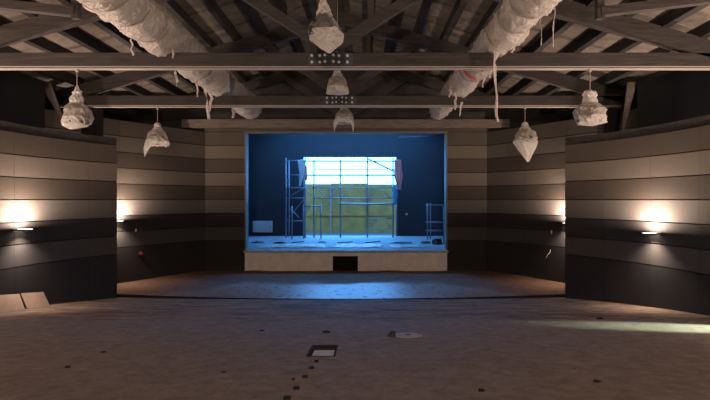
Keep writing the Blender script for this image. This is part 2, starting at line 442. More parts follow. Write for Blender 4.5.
# roof decking
mb = MB()
for s in (-1, 1):
    a = [(0, 8.617 + 0.22), (s * 10.4, 8.617 + 0.22 - 0.28 * 10.4)]
    q = [(a[0][0], -6.1, a[0][1]), (a[1][0], -6.1, a[1][1]), (a[1][0], 21.1, a[1][1]), (a[0][0], 21.1, a[0][1])]
    mb.add(q + [(x, y, z + 0.12) for x, y, z in q],
           [(0, 1, 2, 3), (7, 6, 5, 4), (0, 4, 5, 1), (1, 5, 6, 2), (2, 6, 7, 3), (3, 7, 4, 0)], M['deck'])
struct(mb.build('ceiling'))

# ------------------------------------------------------------------ roof timbers
def rtop(x): return 8.617 - 0.28 * abs(x)
TIE0, TIE1 = 5.785, 6.072
def truss(Y, hs, tie_m, label, bolts=True, full=True, gap=0.0):
    t = thing('roof_truss', (0, Y, TIE0), label, 'roof truss', 'timber roof trusses')
    w = 0.10
    mb = MB(); mb.box(-hs, hs, Y - w, Y + w, TIE0 if full else 5.74, TIE1, tie_m); mb.build('tie_beam', t, loc=(0, Y, TIE0), bevel=0.012)
    if full:
        mb = MB()
        for za, zb in ((0.022, 0.001), (0.055, 0.040)): mb.box(-hs + .1, hs - .1, Y - 0.075, Y + 0.07, TIE0 - za, TIE0 - zb, M['steel'])
        mb.box(-hs + .1, hs - .1, Y - 0.02, Y + 0.02, TIE0 - 0.04, TIE0 - 0.022, M['dark_steel'])
        c = mb.build('steel_channel', t); c['label'] = 'thin pinkish steel rail under the beam'
    for s in (-1, 1):
        mb = MB()
        e = hs + 0.0
        mb.hexa([(0, Y - w, rtop(0) - .38), (s * e, Y - w, rtop(e) - .38), (s * e, Y + w, rtop(e) - .38), (0, Y + w, rtop(0) - .38),
                 (0, Y - w, rtop(0)), (s * e, Y - w, rtop(e)), (s * e, Y + w, rtop(e)), (0, Y + w, rtop(0))], M['timber'])
        mb.build('rafter', t)
        mb = MB(); mb.beam((s * 0.1, Y, 6.22), (s * 2.3, Y, 7.62), 0.16, 0.22, M['timber']); mb.build('strut', t)
    mb = MB(); mb.box(-0.12, 0.12, Y - 0.08, Y + 0.08, TIE1, rtop(0) - 0.3, M['timber']); mb.build('king_post', t)
    if full:
        for s in (-1, 1):
            mb = MB(); mb.box(s * 0.86 - 0.07, s * 0.86 + 0.07, Y - 0.06, Y + 0.06, 6.72, rtop(.86) - 0.35, M['timber']); mb.build('queen_post', t)
    if bolts:
        mb = MB(); mb.box(-0.48, 0.48, Y - w - 0.012, Y - w, TIE0 + 0.02, TIE1 - 0.02, M['dark_steel']); pl = mb.build('splice_plate', t)
        for i, x in enumerate((-0.40, -0.23, -0.12, 0.06, 0.18, 0.36)):
            for z in (TIE0 + 0.075, TIE1 - 0.075):
                zz = z + (0.012 if i in (2, 3) else 0)
                mb = MB(); mb.tube([(x, Y - w - 0.012, zz), (x, Y - w - 0.035, zz)], 0.031, M['bolt'], n=6)
                mb.build('bolt', pl)
    return t
truss(11.1, 8.9, M['timber'], 'nearest dark timber truss with bolted splice plate across the hall')
truss(15.65, 8.6, M['timber'], 'middle dark timber truss, second of three, with bolted splice plate')
truss(20.2, 6.4, M['timber_lit'], 'far truss with tie beam toned as lit just above the stage opening', bolts=False, full=False)

ORD = ['first', 'second', 'third', 'fourth', 'fifth', 'sixth', 'seventh', 'eighth', 'ninth', 'tenth', 'eleventh', 'twelfth']
def purlin(x, label):
    mb = MB(); z = rtop(x)
    mb.box(x - 0.09, x + 0.09, -5.9, 20.88, z - 0.012, z + 0.232, M['timber_purlin'])
    return tag(mb.build('roof_purlin', loc=(x, 7.5, z)), label, 'purlin', 'purlins under the roof decking')
purlin(0, 'dark ridge purlin along the very top of the roof')
for s, sd in ((-1, 'left'), (1, 'right')):
    for k in range(12):
        purlin(s * (0.75 + 0.8 * k), 'dark purlin on the %s roof slope, %s from the ridge' % (sd, ORD[k]))

# hanging brace frames near the eaves, in front of the nearest truss
for s, sd in ((-1, 'left'), (1, 'right')):
    X0 = -4.32 if s < 0 else 4.83
    t = thing('eave_brace', (X0, 9.0, 6.2), 'dark timber hanger and sloping arm under the %s roof slope before the nearest truss' % sd, 'timber brace', 'eave braces')
    mb = MB(); mb.box(X0 - 0.06, X0 + 0.06, 8.94, 9.06, 6.08, rtop(X0) + 0.2, M['timber']); mb.build('hanger', t)
    mb = MB(); mb.beam((X0, 9.0, 6.2), (s * 7.0, 9.0, 6.47), 0.16, 0.15, M['timber']); mb.build('arm', t)
# posts carrying the middle truss
for s, sd in ((-1, 'left'), (1, 'right')):
    x = s * 7.72 if s < 0 else 8.3
    mb = MB(); mb.box(x - 0.24, x + 0.24, 15.8, 16.2, rake(16) - .0, 6.75, M['black_paint'])
    tag(mb.build('roof_post', loc=(x, 16, 0)), 'black post holding the %s end of the middle truss' % sd, 'post', 'black roof posts')
# tapered fins, coloured as lit, at the ends of the upper black walls
for s, sd, a, b, c in ((-1, 'left', (40, 84), (50, 82), (62, 121)), (1, 'right', (627.7, 82.5), (637.2, 81.4), (622.5, 130))):
    Y = 14.25
    A, Bp, C = at(*a, Y), at(*b, Y), at(*c, Y)
    mb = MB(); d = V((0, 0.05, 0))
    C2 = C + V((0.05, 0, 0))
    mb.add([A, Bp, C2, C, A + d, Bp + d, C2 + d, C + d], [(0, 1, 2, 3), (7, 6, 5, 4), (0, 4, 5, 1), (1, 5, 6, 2), (2, 6, 7, 3), (3, 7, 4, 0)], M['timber_lit'])
    tag(mb.build('wall_bracket', loc=tuple(C)), 'tapered timber bracket at the end of the black upper wall on the %s' % sd, 'bracket', 'tapered brackets')

# ------------------------------------------------------------------ wrapped ducts
def ribbon(name, parent, p, q, w, sway, m, label=None, n=12, seed=0):
    p, q = V(p), V(q); rows = []
    for i in range(n + 1):
        t = i / n; c = p.lerp(q, t)
        c = c + V((nz((t * 3, seed, 0), 1.3, 2) * sway, nz((t * 3, seed, 5), 1.3, 9) * sway, 0))
        a = nz((t * 2.5, seed, 2), 1.1, 4) * 2.2
        ww = w * (0.65 + 0.5 * abs(nz((t * 6, seed, 1), 1, 1))) * (1 - 0.35 * t)
        d = V((cos(a), sin(a), 0.1)) * ww / 2
        rows.append([c - d, c + V((0, -0.02 * sin(t * 9), 0)), c + d])
    mb = MB(); mb.grid(rows, m)
    o = mb.build(name, parent, smooth=True, solid=0.004)
    if label: o['label'] = label
    return o
def duct(cx, cz, R, segs, straps, label, seed):
    t = thing('vent_duct', (cx, 8, cz), label, 'air duct', 'wrapped air ducts')
    mb = MB(); mb.tube([(cx, y, cz) for y in (3.0, 8, 12, 16, 19.6)], R, M['galv'], n=32); p = mb.build('duct_pipe', t, smooth=True)
    for (y0, y1) in segs:
        rows = []; n = int((y1 - y0) * 22); NN = 56
        for i in range(n + 1):
            y = y0 + (y1 - y0) * i / n
            pinch = min([1.0] + [abs(y - s) / 0.22 for s in straps])
            end = min(1.0, min(y - y0, y1 - y) / 0.12)
            ring = []
            for k in range(NN):
                a = 2 * pi * k / NN
                q = (cos(a) * 1.6, y * 1.5, sin(a) * 1.6)
                b = 0.075 * (0.25 + 0.75 * pinch)
                r = R + 0.008 + b * max(0.02, 0.30 + 0.8 * nz(q, 1.0, seed) + 0.9 * abs(nz((q[0], q[1] * 1.6, q[2]), 2.4, seed + 3)) + 0.35 * nz(q, 6.5, seed + 1))
                sag = max(0, -sin(a)) ** 3 * 0.09 * pinch * (0.5 + nz((0, y * 0.9, 0), 1, seed))
                r += max(0, sag)
                yy = y
                if i == 0: yy = y - 0.14 * (0.5 + nz(q, 2.2, seed + 8))
                if i == n: yy = y + 0.20 * (0.5 + nz(q, 2.2, seed + 5))
                ring.append(V((cx + r * cos(a), yy, cz + r * sin(a))))
            rows.append(ring)
        mb = MB(); mb.grid(rows, M['film'], wrap=True)
        o = mb.build('film_wrap', t, smooth=True); o['label'] = 'crumpled translucent plastic film'
    for s in straps:
        mb = MB(); pts = []
        for k in range(37):
            a = 2 * pi * k / 36
            pts.append((cx + (R + 0.038) * cos(a), s + 0.10 * sin(a + seed), cz + (R + 0.045) * sin(a)))
        mb.tube(pts, 0.013, M['cable'], n=6, cap=False)
        mb.build('strap', t, smooth=True)
    return t
dl = duct(-3.62, 6.47, 0.365, [(3.1, 15.1), (15.75, 19.75)], [7.2, 8.6, 9.35, 10.3, 12.2, 13.4, 18.2],
          'plastic-wrapped ventilation duct under the left roof slope', 1.0)
dr = duct(3.58, 6.37, 0.30, [(3.1, 12.0), (12.4, 19.75)], [7.6, 8.9, 9.7, 10.6, 12.2, 13.6, 14.9, 17.6],
          'plastic-wrapped ventilation duct with red tape under the right roof slope', 6.0)
def strips(parent, lst):
    for i, (x0, y0, x1, y1, w, Y) in enumerate(lst):
        ribbon('film_strip', parent, at(x0, y0, Y), at(x1, y1, Y), w * Y / F, 0.06, M['film'], 'torn strip of film hanging down', seed=i * 3.1 + parent.location.x)
strips(dl, [(131, 34, 133, 56, 3.5, 10.4), (171, 42, 173, 58, 4, 10.9), (174, 66, 178, 87, 4, 12.2), (196, 80, 197, 97, 2.5, 13.6),
            (205, 86, 209, 119, 6, 14.6), (212, 90, 209, 112, 5, 14.6), (116, 18, 117, 27, 3, 9.6), (234, 104, 233, 118, 5, 19.0)])
strips(dr, [(493, 44, 498, 122, 5, 10.75), (496, 44, 495, 76, 6, 10.8), (542, 6, 542, 45, 1.5, 10.2), (554, -6, 553, 47, 2, 9.8),
            (513, 42, 512, 53, 5, 10.8), (456, 92, 455, 110, 4, 15.1), (461, 102, 460, 116, 3.5, 15.2), (484, 66, 483, 87, 6, 12.4),
            (491, 66, 489, 78, 6, 12.4), (452, 80, 450, 97, 5, 14.9)])
# loop of loose film on the left duct
mb = MB(); pts = []
for k in range(25):
    a = -0.3 + 2 * pi * k / 24 * 0.85
    p = at(97 + 13 * cos(a), 3 + 8 * sin(a), 8.35); pts.append(p)
mb.tube(pts, [0.035 + 0.018 * nz(p, 6) for p in pts], M['film'], n=7); lo = mb.build('film_loop', dl, smooth=True); lo['label'] = 'loose roll of film drooping from the duct'
# loose drape on the right duct
mb = MB(); pts = [at(504 + 40 * t, 16 + 12 * sin(pi * t) - 9 * t, 9.55 - 0.35 * t) for t in [i / 16 for i in range(17)]]
mb.tube(pts, [0.03 + 0.02 * nz(p, 7) for p in pts], M['film'], n=7); lo = mb.build('film_loop', dr, smooth=True); lo['label'] = 'loose roll of film drooping from the duct'
mb = MB(); pts = []
rows = []
for k in range(21):
    a = pi + 0.15 + (pi - 0.1) * k / 20
    rr = 0.30 + 0.098
    rows.append([V((3.58 + rr * cos(a), 13.05 + 0.10 * cos(a) + dy, 6.37 + rr * sin(a))) for dy in (-0.05, 0.05)])
mb.grid(rows, M['red_tape']); tp = mb.build('tape_band', dr, smooth=True, solid=0.012); tp['label'] = 'red tape band'

# ------------------------------------------------------------------ wrapped pendant lamps
def pendant(top, body_top, rim, W, flaps, label, seed, lean=0.0, closed=None, film='film_tight', rag=1.0, kind='bag'):
    """top: hanging point; body_top, rim: heights; W: rim width; flaps: (angle, length, spread)."""
    x, y = body_top.x, body_top.y
    t = thing('pendant_lamp', (top.x, top.y, top.z), label, 'pendant lamp', 'plastic-wrapped pendant lamps')
    mb = MB(); mb.tube([top, V((x, y, body_top.z - 0.08))], 0.009, M['cable'], n=6); mb.build('cord', t)
    mb = MB(); mb.tube([top + V((0, 0, 0.0)), top - V((0, 0, 0.05))], 0.035, M['steel'], n=10); mb.build('ceiling_hook', t)
    H = body_top.z - rim; R = W / 2
    # lamp shade
    mb = MB(); rows = []
    for (r, h) in ((0.16, 0.20), (0.20, 0.36), (0.30, 0.42), (0.62, 0.60), (0.80, 0.78), (0.86, 0.97)):
        rows.append([V((x + r * R * cos(2 * pi * k / 28), y + r * R * sin(2 * pi * k / 28), body_top.z - h * H)) for k in range(28)])
    mb.grid(rows, M['dark_shade'], wrap=True)
    sh = mb.build('lamp_shade', t, smooth=True, solid=0.006)
    sh['label'] = 'dark bell shade inside the film'
    # film
    prof = [(0.05, 0.0), (0.13, 0.05), (0.20, 0.10), (0.28, 0.17), (0.30, 0.24), (0.37, 0.30), (0.42, 0.37), (0.40, 0.42), (0.55, 0.50),
            (0.70, 0.58), (0.82, 0.66), (0.91, 0.75), (0.97, 0.84), (1.0, 0.92), (0.98, 1.0)]
    if kind == 'dome':
        prof = [(0.05, 0.0), (0.18, 0.03), (0.26, 0.08), (0.30, 0.14), (0.31, 0.20), (0.33, 0.25), (0.46, 0.30), (0.36, 0.33), (0.60, 0.40),
                (0.74, 0.48), (0.83, 0.57), (0.89, 0.67), (0.94, 0.78), (0.99, 0.90), (1.0, 1.0)]
    elif kind == 'stack':
        prof = [(0.05, 0.0), (0.12, 0.06), (0.22, 0.12), (0.36, 0.17), (0.30, 0.23), (0.44, 0.31), (0.52, 0.38), (0.44, 0.44), (0.60, 0.49),
                (0.82, 0.55), (0.96, 0.63), (0.93, 0.72), (1.03, 0.81), (1.02, 0.92), (0.97, 1.0)]
    elif kind == 'cap':
        prof = [(0.05, 0.0), (0.30, 0.015), (0.44, 0.05), (0.46, 0.14), (0.42, 0.22), (0.48, 0.29), (0.46, 0.36), (0.50, 0.41), (0.74, 0.46),
                (0.92, 0.53), (1.0, 0.62), (0.94, 0.71), (1.04, 0.80), (1.02, 0.92), (0.97, 1.0)]
    rows = []; NN = 26
    for j, (r, h) in enumerate(prof):
        ring = []
        for k in range(NN):
            a = 2 * pi * k / NN
            q = (cos(a) * 1.5, sin(a) * 1.5, h * 3)
            rr = r * R * (1 + rag * (0.20 * nz(q, 1.2, seed) + 0.30 * abs(nz(q, 2.6, seed + 2)) - 0.10 + 0.12 * nz(q, 6.0, seed + 5)))
            rr = max(rr, 0.012)
            hz = body_top.z - h * H + 0.05 * nz(q, 1.6, seed + 4)
            ring.append(V((x + rr * cos(a) + lean * h, y + rr * sin(a), hz)))
        rows.append(ring)
    if closed:   # a bag of film hanging below the shade to a tip
        dx, dz = closed; base = rows[-1]
        for u in (0.25, 0.5, 0.75, 0.92):
            ring = []
            for k in range(NN):
                b = base[k]; a = 2 * pi * k / NN
                tip = V((x + dx, y, rim - dz))
                c = b.lerp(tip, u); c = c + V((cos(a), sin(a), 0)) * 0.05 * (1 - u) * (nz((cos(a) * 2, sin(a) * 2, u * 3), 1.3, seed) + 0.3)
                ring.append(c)
            rows.append(ring)
    else:
        base = rows[-1]
        for u in (0.33, 0.66, 1.0):
            ring = []
            for k in range(NN):
                a = 2 * pi * k / NN
                ext = 0.05 + 0.02 * nz((cos(a) * 3, sin(a) * 3, 0), 1, seed + 1)
                for (fa, fl, sp) in flaps:
                    d = (a - fa + pi) % (2 * pi) - pi
                    if abs(d) < sp: ext = max(ext, fl * (1 - abs(d) / sp) + 0.03)
                b = base[k]
                ring.append(V((b.x + (0.10 * ext - 0.04 * u) * cos(a), b.y + (0.10 * ext - 0.04 * u) * sin(a), b.z - ext * u)))
            rows.append(ring)
    mb = MB(); hs = [h for _, h in prof]
    i0 = max(i for i, h in enumerate(hs) if h <= 0.47); i1 = max(i for i, h in enumerate(hs) if h <= 0.86)
    mb.grid(rows[:i0 + 1], M['film_lamp'], wrap=True); mb.grid(rows[i0:i1 + 1], M[film], wrap=True); mb.grid(rows[i1:], M['film_lamp'], wrap=True)
    fo = mb.build('film_wrap', t); fo['label'] = 'crumpled translucent plastic film'
    # tie round the neck
    mb = MB(); nk = rows[7]
    mb.tube([p + (p - V((x, y, p.z))) * 0.03 for p in nk] + [nk[0]], 0.008, M['cable'], n=5, cap=False); mb.build('tape_tie', t)
    return t
def P(px, py, Y): return at(px, py, Y)
ridge = lambda Y: V((0.0, Y, rtop(0) - 0.01))
# centre row
Yc = 8.85; p = P(323, -2, Yc); pendant(V((p.x, Yc, rtop(p.x) + .0)), p, P(0, 39, Yc).z, 35 * Yc / F, [],
    'large plastic-wrapped pendant over the centre aisle, nearest of the centre row', 2.0, lean=0.05, film='film_thin', closed=(0.11, 0.26))
Yc = 13.4; p = P(337.5, 68, Yc); pendant(V((p.x, Yc, rtop(p.x))), p, P(0, 93, Yc).z, 23 * Yc / F, [],
    'plastic-wrapped pendant between the nearest and middle trusses on the centre line', 5.0, closed=(0.03, 0.06), rag=0.6, kind='dome')
Yc = 17.9; p = P(344, 104, Yc); pendant(V((p.x, Yc, rtop(p.x))), p, P(0, 122, Yc).z, 20 * Yc / F, [(pi + 0.3, 0.38, 0.62), (-0.1, 0.46, 0.55)],
    'plastic-wrapped pendant with two hanging film tails above the stage opening', 8.0, rag=0.6, kind='dome')
# side lamps under the tie beams
Yc = 11.1; p = P(77, 86, Yc); pendant(V((p.x, Yc, 5.73)), p, P(0, 125, Yc).z, 27 * Yc / F, [],
    'plastic-wrapped pendant hanging at the left from the nearest truss', 11.0, closed=(-0.14, 0.10), kind='stack')
p = P(590, 91, Yc); pendant(V((p.x, Yc, 5.73)), p, P(0, 123, Yc).z, 29 * Yc / F, [],
    'plastic-wrapped pendant hanging at the right from the nearest truss', 14.0, closed=(0.05, 0.07), kind='cap')
Yc = 15.65; p = P(157.5, 123, Yc); pendant(V((p.x, Yc, 5.73)), p, P(0, 144, Yc).z, 22 * Yc / F, [(pi + 0.25, 0.38, 0.75), (-0.5, 0.06, 0.6)],
    'plastic-wrapped pendant hanging at the left from the middle truss', 17.0, rag=0.7, kind='dome')
p = P(525, 122, Yc); pendant(V((p.x, Yc, 5.73)), p, P(0, 143, Yc).z, 23 * Yc / F, [],
    'plastic-wrapped pendant with pointed film bag hanging at the right from the middle truss', 20.0, kind='dome', closed=(0.10, 0.62))

# ------------------------------------------------------------------ wall lamps
WARM = (1.0, 0.79, 0.63)
def area(name, loc, d, sx, sy, power, color, spread=pi):
    l = bpy.data.lights.new(name, 'AREA'); l.shape = 'RECTANGLE'; l.size = sx; l.size_y = sy
    l.energy = power; l.color = color; l.spread = spread
    o = bpy.data.objects.new(name, l); COL.objects.link(o); o.location = loc
    o.rotation_euler = V(d).to_track_quat('-Z', 'Y').to_euler()
    return o
def sconce(x, y, z, nx, ny, label, up=33, down=10):
    n = V((nx, ny, 0)).normalized(); tv = V((-n.y, n.x, 0))
    c = V((x, y, z))
    t = thing('wall_lamp', c, label, 'wall lamp', 'up-lighting wall lamps')
    W2, D, H = 0.15, 0.36, 0.022
    outline = [(-W2, 0.012)] + [(-W2 * cos(pi * k / 14), 0.012 + D * sin(pi * k / 14)) for k in range(1, 14)] + [(W2, 0.012)]
    def ring(s, h): return [c + tv * (a * s) + n * (0.012 + (b - 0.012) * s) + V((0, 0, h)) for a, b in outline]
    mb = MB(); r0, r1 = ring(1, -H), ring(1, H)
    m = len(r0)
    mb.add(r0 + r1, [(k, (k + 1) % m, m + (k + 1) % m, m + k) for k in range(m)], M['lamp_grey']); mb.build('lamp_body', t)
    mb = MB(); mb.beam(c - tv * 0.19 + n * 0.004, c + tv * 0.19 + n * 0.004, 0.012, 0.08, M['lamp_grey']); mb.build('back_plate', t)
    for s, nm in ((H - 0.004, 'top_lens'), (-H + 0.004, 'bottom_lens')):
        mb = MB(); q = ring(0.94 if s > 0 else 0.9, s); mb.add(q, [tuple(range(len(q)))], M['lens']); mb.build(nm, t)
    a = area('lamp_light_up', c + n * 0.31 + V((0, 0, H + 0.006)), (0, 0, 1), 0.30, 0.18, up * 5.2, WARM)
    a.rotation_euler = (pi, 0, atan2(tv.y, tv.x))
    b = area('lamp_light_down', c + n * 0.24 - V((0, 0, H + 0.006)), (0, 0, -1), 0.08, 0.05, down * 1.9, WARM, spread=2.0)
    b.rotation_euler = (0, 0, atan2(tv.y, tv.x))
    return t
def circ_n(cx, cy, x, y): return (cx - x, cy - y)
sconce(-7.69, 12.55, 2.19, *circ_n(0, 11.5, -7.69, 12.55), 'glowing wall lamp on the near left panelled wall above the cardboard')
sconce(7.93, 12.77, 2.085, *circ_n(0, 10.7, 7.93, 12.77), 'glowing wall lamp on the near right panelled wall')
def back_pt(sgn, u, q):
    pts = bow((sgn * 5.66, 20.7), (-8.95, 15.2) if sgn < 0 else (9.0, 15.2), 0.12 if sgn < 0 else -0.12, 100)
    i = int(u * 100); a, b = V(pts[i]), V(pts[min(i + 1, 100)])
    d = (b - a).normalized(); n = V((d.y, -d.x)) * (1 if sgn < 0 else -1)
    if n.dot(V((0, 12)) - a) < 0: n = -n
    return a, n
def u_at(px, sgn):
    best = None
    for i in range(101):
        a, n = back_pt(sgn, min(i / 100, 0.99), 0)
        e = abs(CX + F * (a.x - CAM.x) / a.y - px)
        if best is None or e < best[0]: best = (e, i / 100)
    return min(best[1], 0.99)
a, n = back_pt(-1, u_at(118, -1), 0); sconce(a.x, a.y, at(0, 221.5, a.y).z, n.x, n.y, 'glowing wall lamp half hidden past the end of the near left wall', up=38)
a, n = back_pt(1, u_at(569, 1), 0); sconce(a.x, a.y, at(0, 223.5, a.y).z, n.x, n.y, 'glowing wall lamp just visible past the end of the near right wall', up=38)
# unseen lamps of the same kind, added beside and behind the viewer for fill
for yy in (7.9, 3.6, -0.8):
    zz = 2.1 + max(0, (rake(yy) - 0.3))
    sconce(-7.83 - 0.02 * (7.9 - yy), yy, zz, 1, 0.02, 'unseen wall lamp on the left side wall %s' % {7.9: 'abreast of the floor hatch', 3.6: 'beside the viewer', -0.8: 'behind the viewer'}[yy], up=82)
    sconce(8.2, yy, zz, -1, 0, 'unseen wall lamp on the right side wall %s' % {7.9: 'abreast of the floor hatch', 3.6: 'beside the viewer', -0.8: 'behind the viewer'}[yy], up=82)

# ------------------------------------------------------------------ small devices on the back walls
def device(px, py, sgn, w, h, d, m, name, label, cat):
    a, n = back_pt(sgn, u_at(px, sgn), 0); z = at(0, py, a.y).z
    c = V((a.x, a.y, z)); n3 = V((n.x, n.y, 0)); tv = V((-n.y, n.x, 0))
    t = thing(name, c, label, cat)
    mb = MB(); mb.beam(c - tv * w / 2 + n3 * d / 2, c + tv * w / 2 + n3 * d / 2, d, h, m); mb.build('housing', t, bevel=0.008)
    return t, c, n3, tv
t, c, n3, tv = device(138, 230, -1, 0.30, 0.11, 0.05, M['dark_steel'], 'junction_box', 'small dark junction box with pale cover on the far left curved wall', 'junction box')
mb = MB(); s = 1 if (tv.x < 0) else -1
mb.beam(c + tv * s * 0.10 + n3 * 0.056, c + tv * s * 0.15 + n3 * 0.056, 0.012, 0.10, M['white_plastic']); mb.build('cover', t)['label'] = 'pale cover'
t, c, n3, tv = device(139.5, 253.5, -1, 0.14, 0.14, 0.05, M['black_paint'], 'call_point', 'small reddish round button box low on the far left curved wall', 'call point')
mb = MB(); mb.tube([c + n3 * 0.05, c + n3 * 0.09], 0.06, M['red_plastic'], n=14); mb.build('button', t)['label'] = 'red button'
t, c, n3, tv = device(552, 232, 1, 0.26, 0.08, 0.05, M['dark_steel'], 'junction_box', 'small junction box with pale cover on the far right curved wall', 'junction box')
mb = MB(); s = 1 if (tv.x > 0) else -1
mb.beam(c + tv * s * 0.02 + n3 * 0.056, c + tv * s * 0.08 + n3 * 0.056, 0.012, 0.12, M['white_plastic']); mb.build('cover', t)['label'] = 'pale cover'
a, n = back_pt(1, u_at(550, 1), 0); n3 = V((n.x, n.y, 0))
pts = [V((a.x + (q - 550) * 0.034, a.y, at(0, r, a.y).z)) + n3 * (0.03 + dd) for q, r, dd in ((551.5, 249, 0), (552, 252, 0.05), (549.5, 255, 0.07), (547.5, 258, 0.05))]
mb = MB(); mb.tube(pts, 0.010, M['white_plastic'], n=6); tag(mb.build('cable_tail', smooth=True), 'loose pale cable end poking out low on the far right curved wall', 'cable')

# ------------------------------------------------------------------ vent in the stage front
t = thing('vent_grille', (-0.02, 20.7, PIT), 'square black ventilation grille in the middle of the stage front', 'vent grille')
mb = MB(); mb.box(vx0, vx1, 20.82, 20.84, -0.05, vz1, M['void']); mb.build('backing', t)
mb = MB()
for x0, x1, z0, z1 in ((vx0, vx0 + .03, 0, vz1), (vx1 - .03, vx1, 0, vz1), (vx0, vx1, vz1 - .03, vz1)): mb.box(x0, x1, 20.67, 20.8, z0, z1, M['void'])
mb.build('frame', t)
mb = MB()
for i in range(9): mb.beam((vx0 + .02, 20.74, 0.10 + i * 0.06), (vx1 - .02, 20.74, 0.10 + i * 0.06), 0.05, 0.006, M['void'], up=V((0, 1, 1)))
mb.build('louvres', t)

# ------------------------------------------------------------------ floor furniture
t = thing('floor_hatch', (0.13, 7.25, rake(7.25)), 'rectangular open floor hatch with pale bottom plate in the centre aisle', 'floor hatch')
x0, x1, y0, y1 = -0.05, 0.316, 6.85, 7.65
mb = MB()
for (a, b, c, d) in ((x0 - .012, x0 + .006, y0, y1), (x1 - .006, x1 + .012, y0, y1), (x0 - .012, x1 + .012, y0 - .012, y0 + .006), (x0 - .012, x1 + .012, y1 - .006, y1 + .012)):
    mb.hexa([(a, c, rake(c) - .09), (b, c, rake(c) - .09), (b, d, rake(d) - .09), (a, d, rake(d) - .09),
             (a, c, rake(c) + .006), (b, c, rake(c) + .006), (b, d, rake(d) + .006), (a, d, rake(d) + .006)], M['groove'])
mb.build('frame', t)
mb = MB()
mb.hexa([(x0, y0, rake(y0) - .085), (x1, y0, rake(y0) - .085), (x1, y1, rake(y1) - .085), (x0, y1, rake(y1) - .085),
         (x0, y0, rake(y0) - .062), (x1, y0, rake(y0) - .062), (x1, y1, rake(y1) - .062), (x0, y1, rake(y1) - .062)], M['void'])
mb.build('pit_base', t)
mb = MB(); i = .035
mb.hexa([(x0 + i, y0 + .02, rake(y0) - .062), (x1 - i, y0 + .02, rake(y0) - .062), (x1 - i, y1 - .1, rake(y1 - .1) - .062), (x0 + i, y1 - .1, rake(y1 - .1) - .062),
         (x0 + i, y0 + .02, rake(y0) - .05), (x1 - i, y0 + .02, rake(y0) - .05), (x1 - i, y1 - .1, rake(y1 - .1) - .05), (x0 + i, y1 - .1, rake(y1 - .1) - .05)], M['hatch_pale'])
mb.build('bottom_plate', t)['label'] = 'pale grey plate'
# conduit stubs in a line leading to the hatch
for i, (px, py, w) in enumerate(((316.5, 362, 4), (311.5, 368.5, 4.6), (305, 377.5, 5), (293.5, 380, 2.2), (296.5, 389, 5.6), (287, 399, 7))):
    p = on_floor(px, py); s = w * p.y / F / 2
    mb = MB(); z = p.z
    tl = V((0, 1, -0.1)).normalized()
    for (a, b, c, d) in ((-s, -s * .7, -s, s), (s * .7, s, -s, s), (-s * .7, s * .7, -s, -s * .7), (-s * .7, s * .7, s * .7, s)):
        mb.hexa([(p.x + a, p.y + c, z - .1 * c - .02), (p.x + b, p.y + c, z - .1 * c - .02), (p.x + b, p.y + d, z - .1 * d - .02), (p.x + a, p.y + d, z - .1 * d - .02),
                 (p.x + a, p.y + c, z - .1 * c + .022), (p.x + b, p.y + c, z - .1 * c + .022), (p.x + b, p.y + d, z - .1 * d + .022), (p.x + a, p.y + d, z - .1 * d + .022)], M['void'])
    mb.hexa([(p.x - s * .7, p.y - s * .7, z - .02), (p.x + s * .7, p.y - s * .7, z - .02), (p.x + s * .7, p.y + s * .7, z - .02), (p.x - s * .7, p.y + s * .7, z - .02),
             (p.x - s * .7, p.y - s * .7, z + .008), (p.x + s * .7, p.y - s * .7, z + .008), (p.x + s * .7, p.y + s * .7, z + .008), (p.x - s * .7, p.y + s * .7, z + .008)], M['void'])
    tag(mb.build('conduit_stub', loc=tuple(p)), ['black square conduit stub right beside the floor hatch', 'black square conduit stub second from the floor hatch',
        'black square conduit stub third from the floor hatch', 'tiny black stub standing off the line of conduit stubs', 'black square conduit stub fourth from the floor hatch',
        'black square conduit stub farthest from the floor hatch, cut by the photo edge'][i], 'conduit stub', 'conduit stubs in the floor')
# pale round floor plate with dark heap beside it
p = on_floor(408, 335.5); t = thing('floor_drain', p, 'pale round plate with a dark centre set in the floor', 'floor drain')
def disc(mb, c, r, h, m, n=26, j=0.0):
    lo = [(c.x + r * (1 + j * nz((cos(2 * pi * k / n), sin(2 * pi * k / n), 0), 2, r)) * cos(2 * pi * k / n), c.y + r * sin(2 * pi * k / n), 0) for k in range(n)]
    lo = [(x, y, rake(y)) for x, y, _ in lo]; hi = [(x, y, z + h) for x, y, z in lo]
    mb.add(lo + hi, [tuple(n + k for k in range(n))] + [(k, (k + 1) % n, n + (k + 1) % n, n + k) for k in range(n)], m)
mb = MB(); disc(mb, p, 0.24, 0.012, M['concrete_pale'], j=0.25); mb.build('plate', t)
mb = MB(); disc(mb, p, 0.045, 0.018, M['void']); mb.build('plug', t)['label'] = 'dark plug'
def lump(name, c, r, m, label, cat, group=None, flat=0.5, seed=0, res=(10, 14)):
    mb = MB(); rows = []
    for i in range(res[0] + 1):
        th = pi * i / res[0]; row = []
        for k in range(res[1]):
            a = 2 * pi * k / res[1]
            d = V((sin(th) * cos(a), sin(th) * sin(a), cos(th)))
            rr = 1 + 0.55 * nz(d, 1.4, seed) + 0.3 * nz(d, 3.5, seed)
            row.append(V((c[0] + r[0] * rr * d.x, c[1] + r[1] * rr * d.y, c[2] + max(-0.2, d.z) * r[2] * rr)))
        rows.append(row)
    mb.grid(rows, m, wrap=True)
    return tag(mb.build(name, loc=tuple(c)), label, cat, group)
q = on_floor(392, 336); lump('dirt_heap', q, (0.075, 0.14, 0.06), M['dirt'], 'small dark heap of dirt beside the round floor plate', 'dirt heap', seed=3)
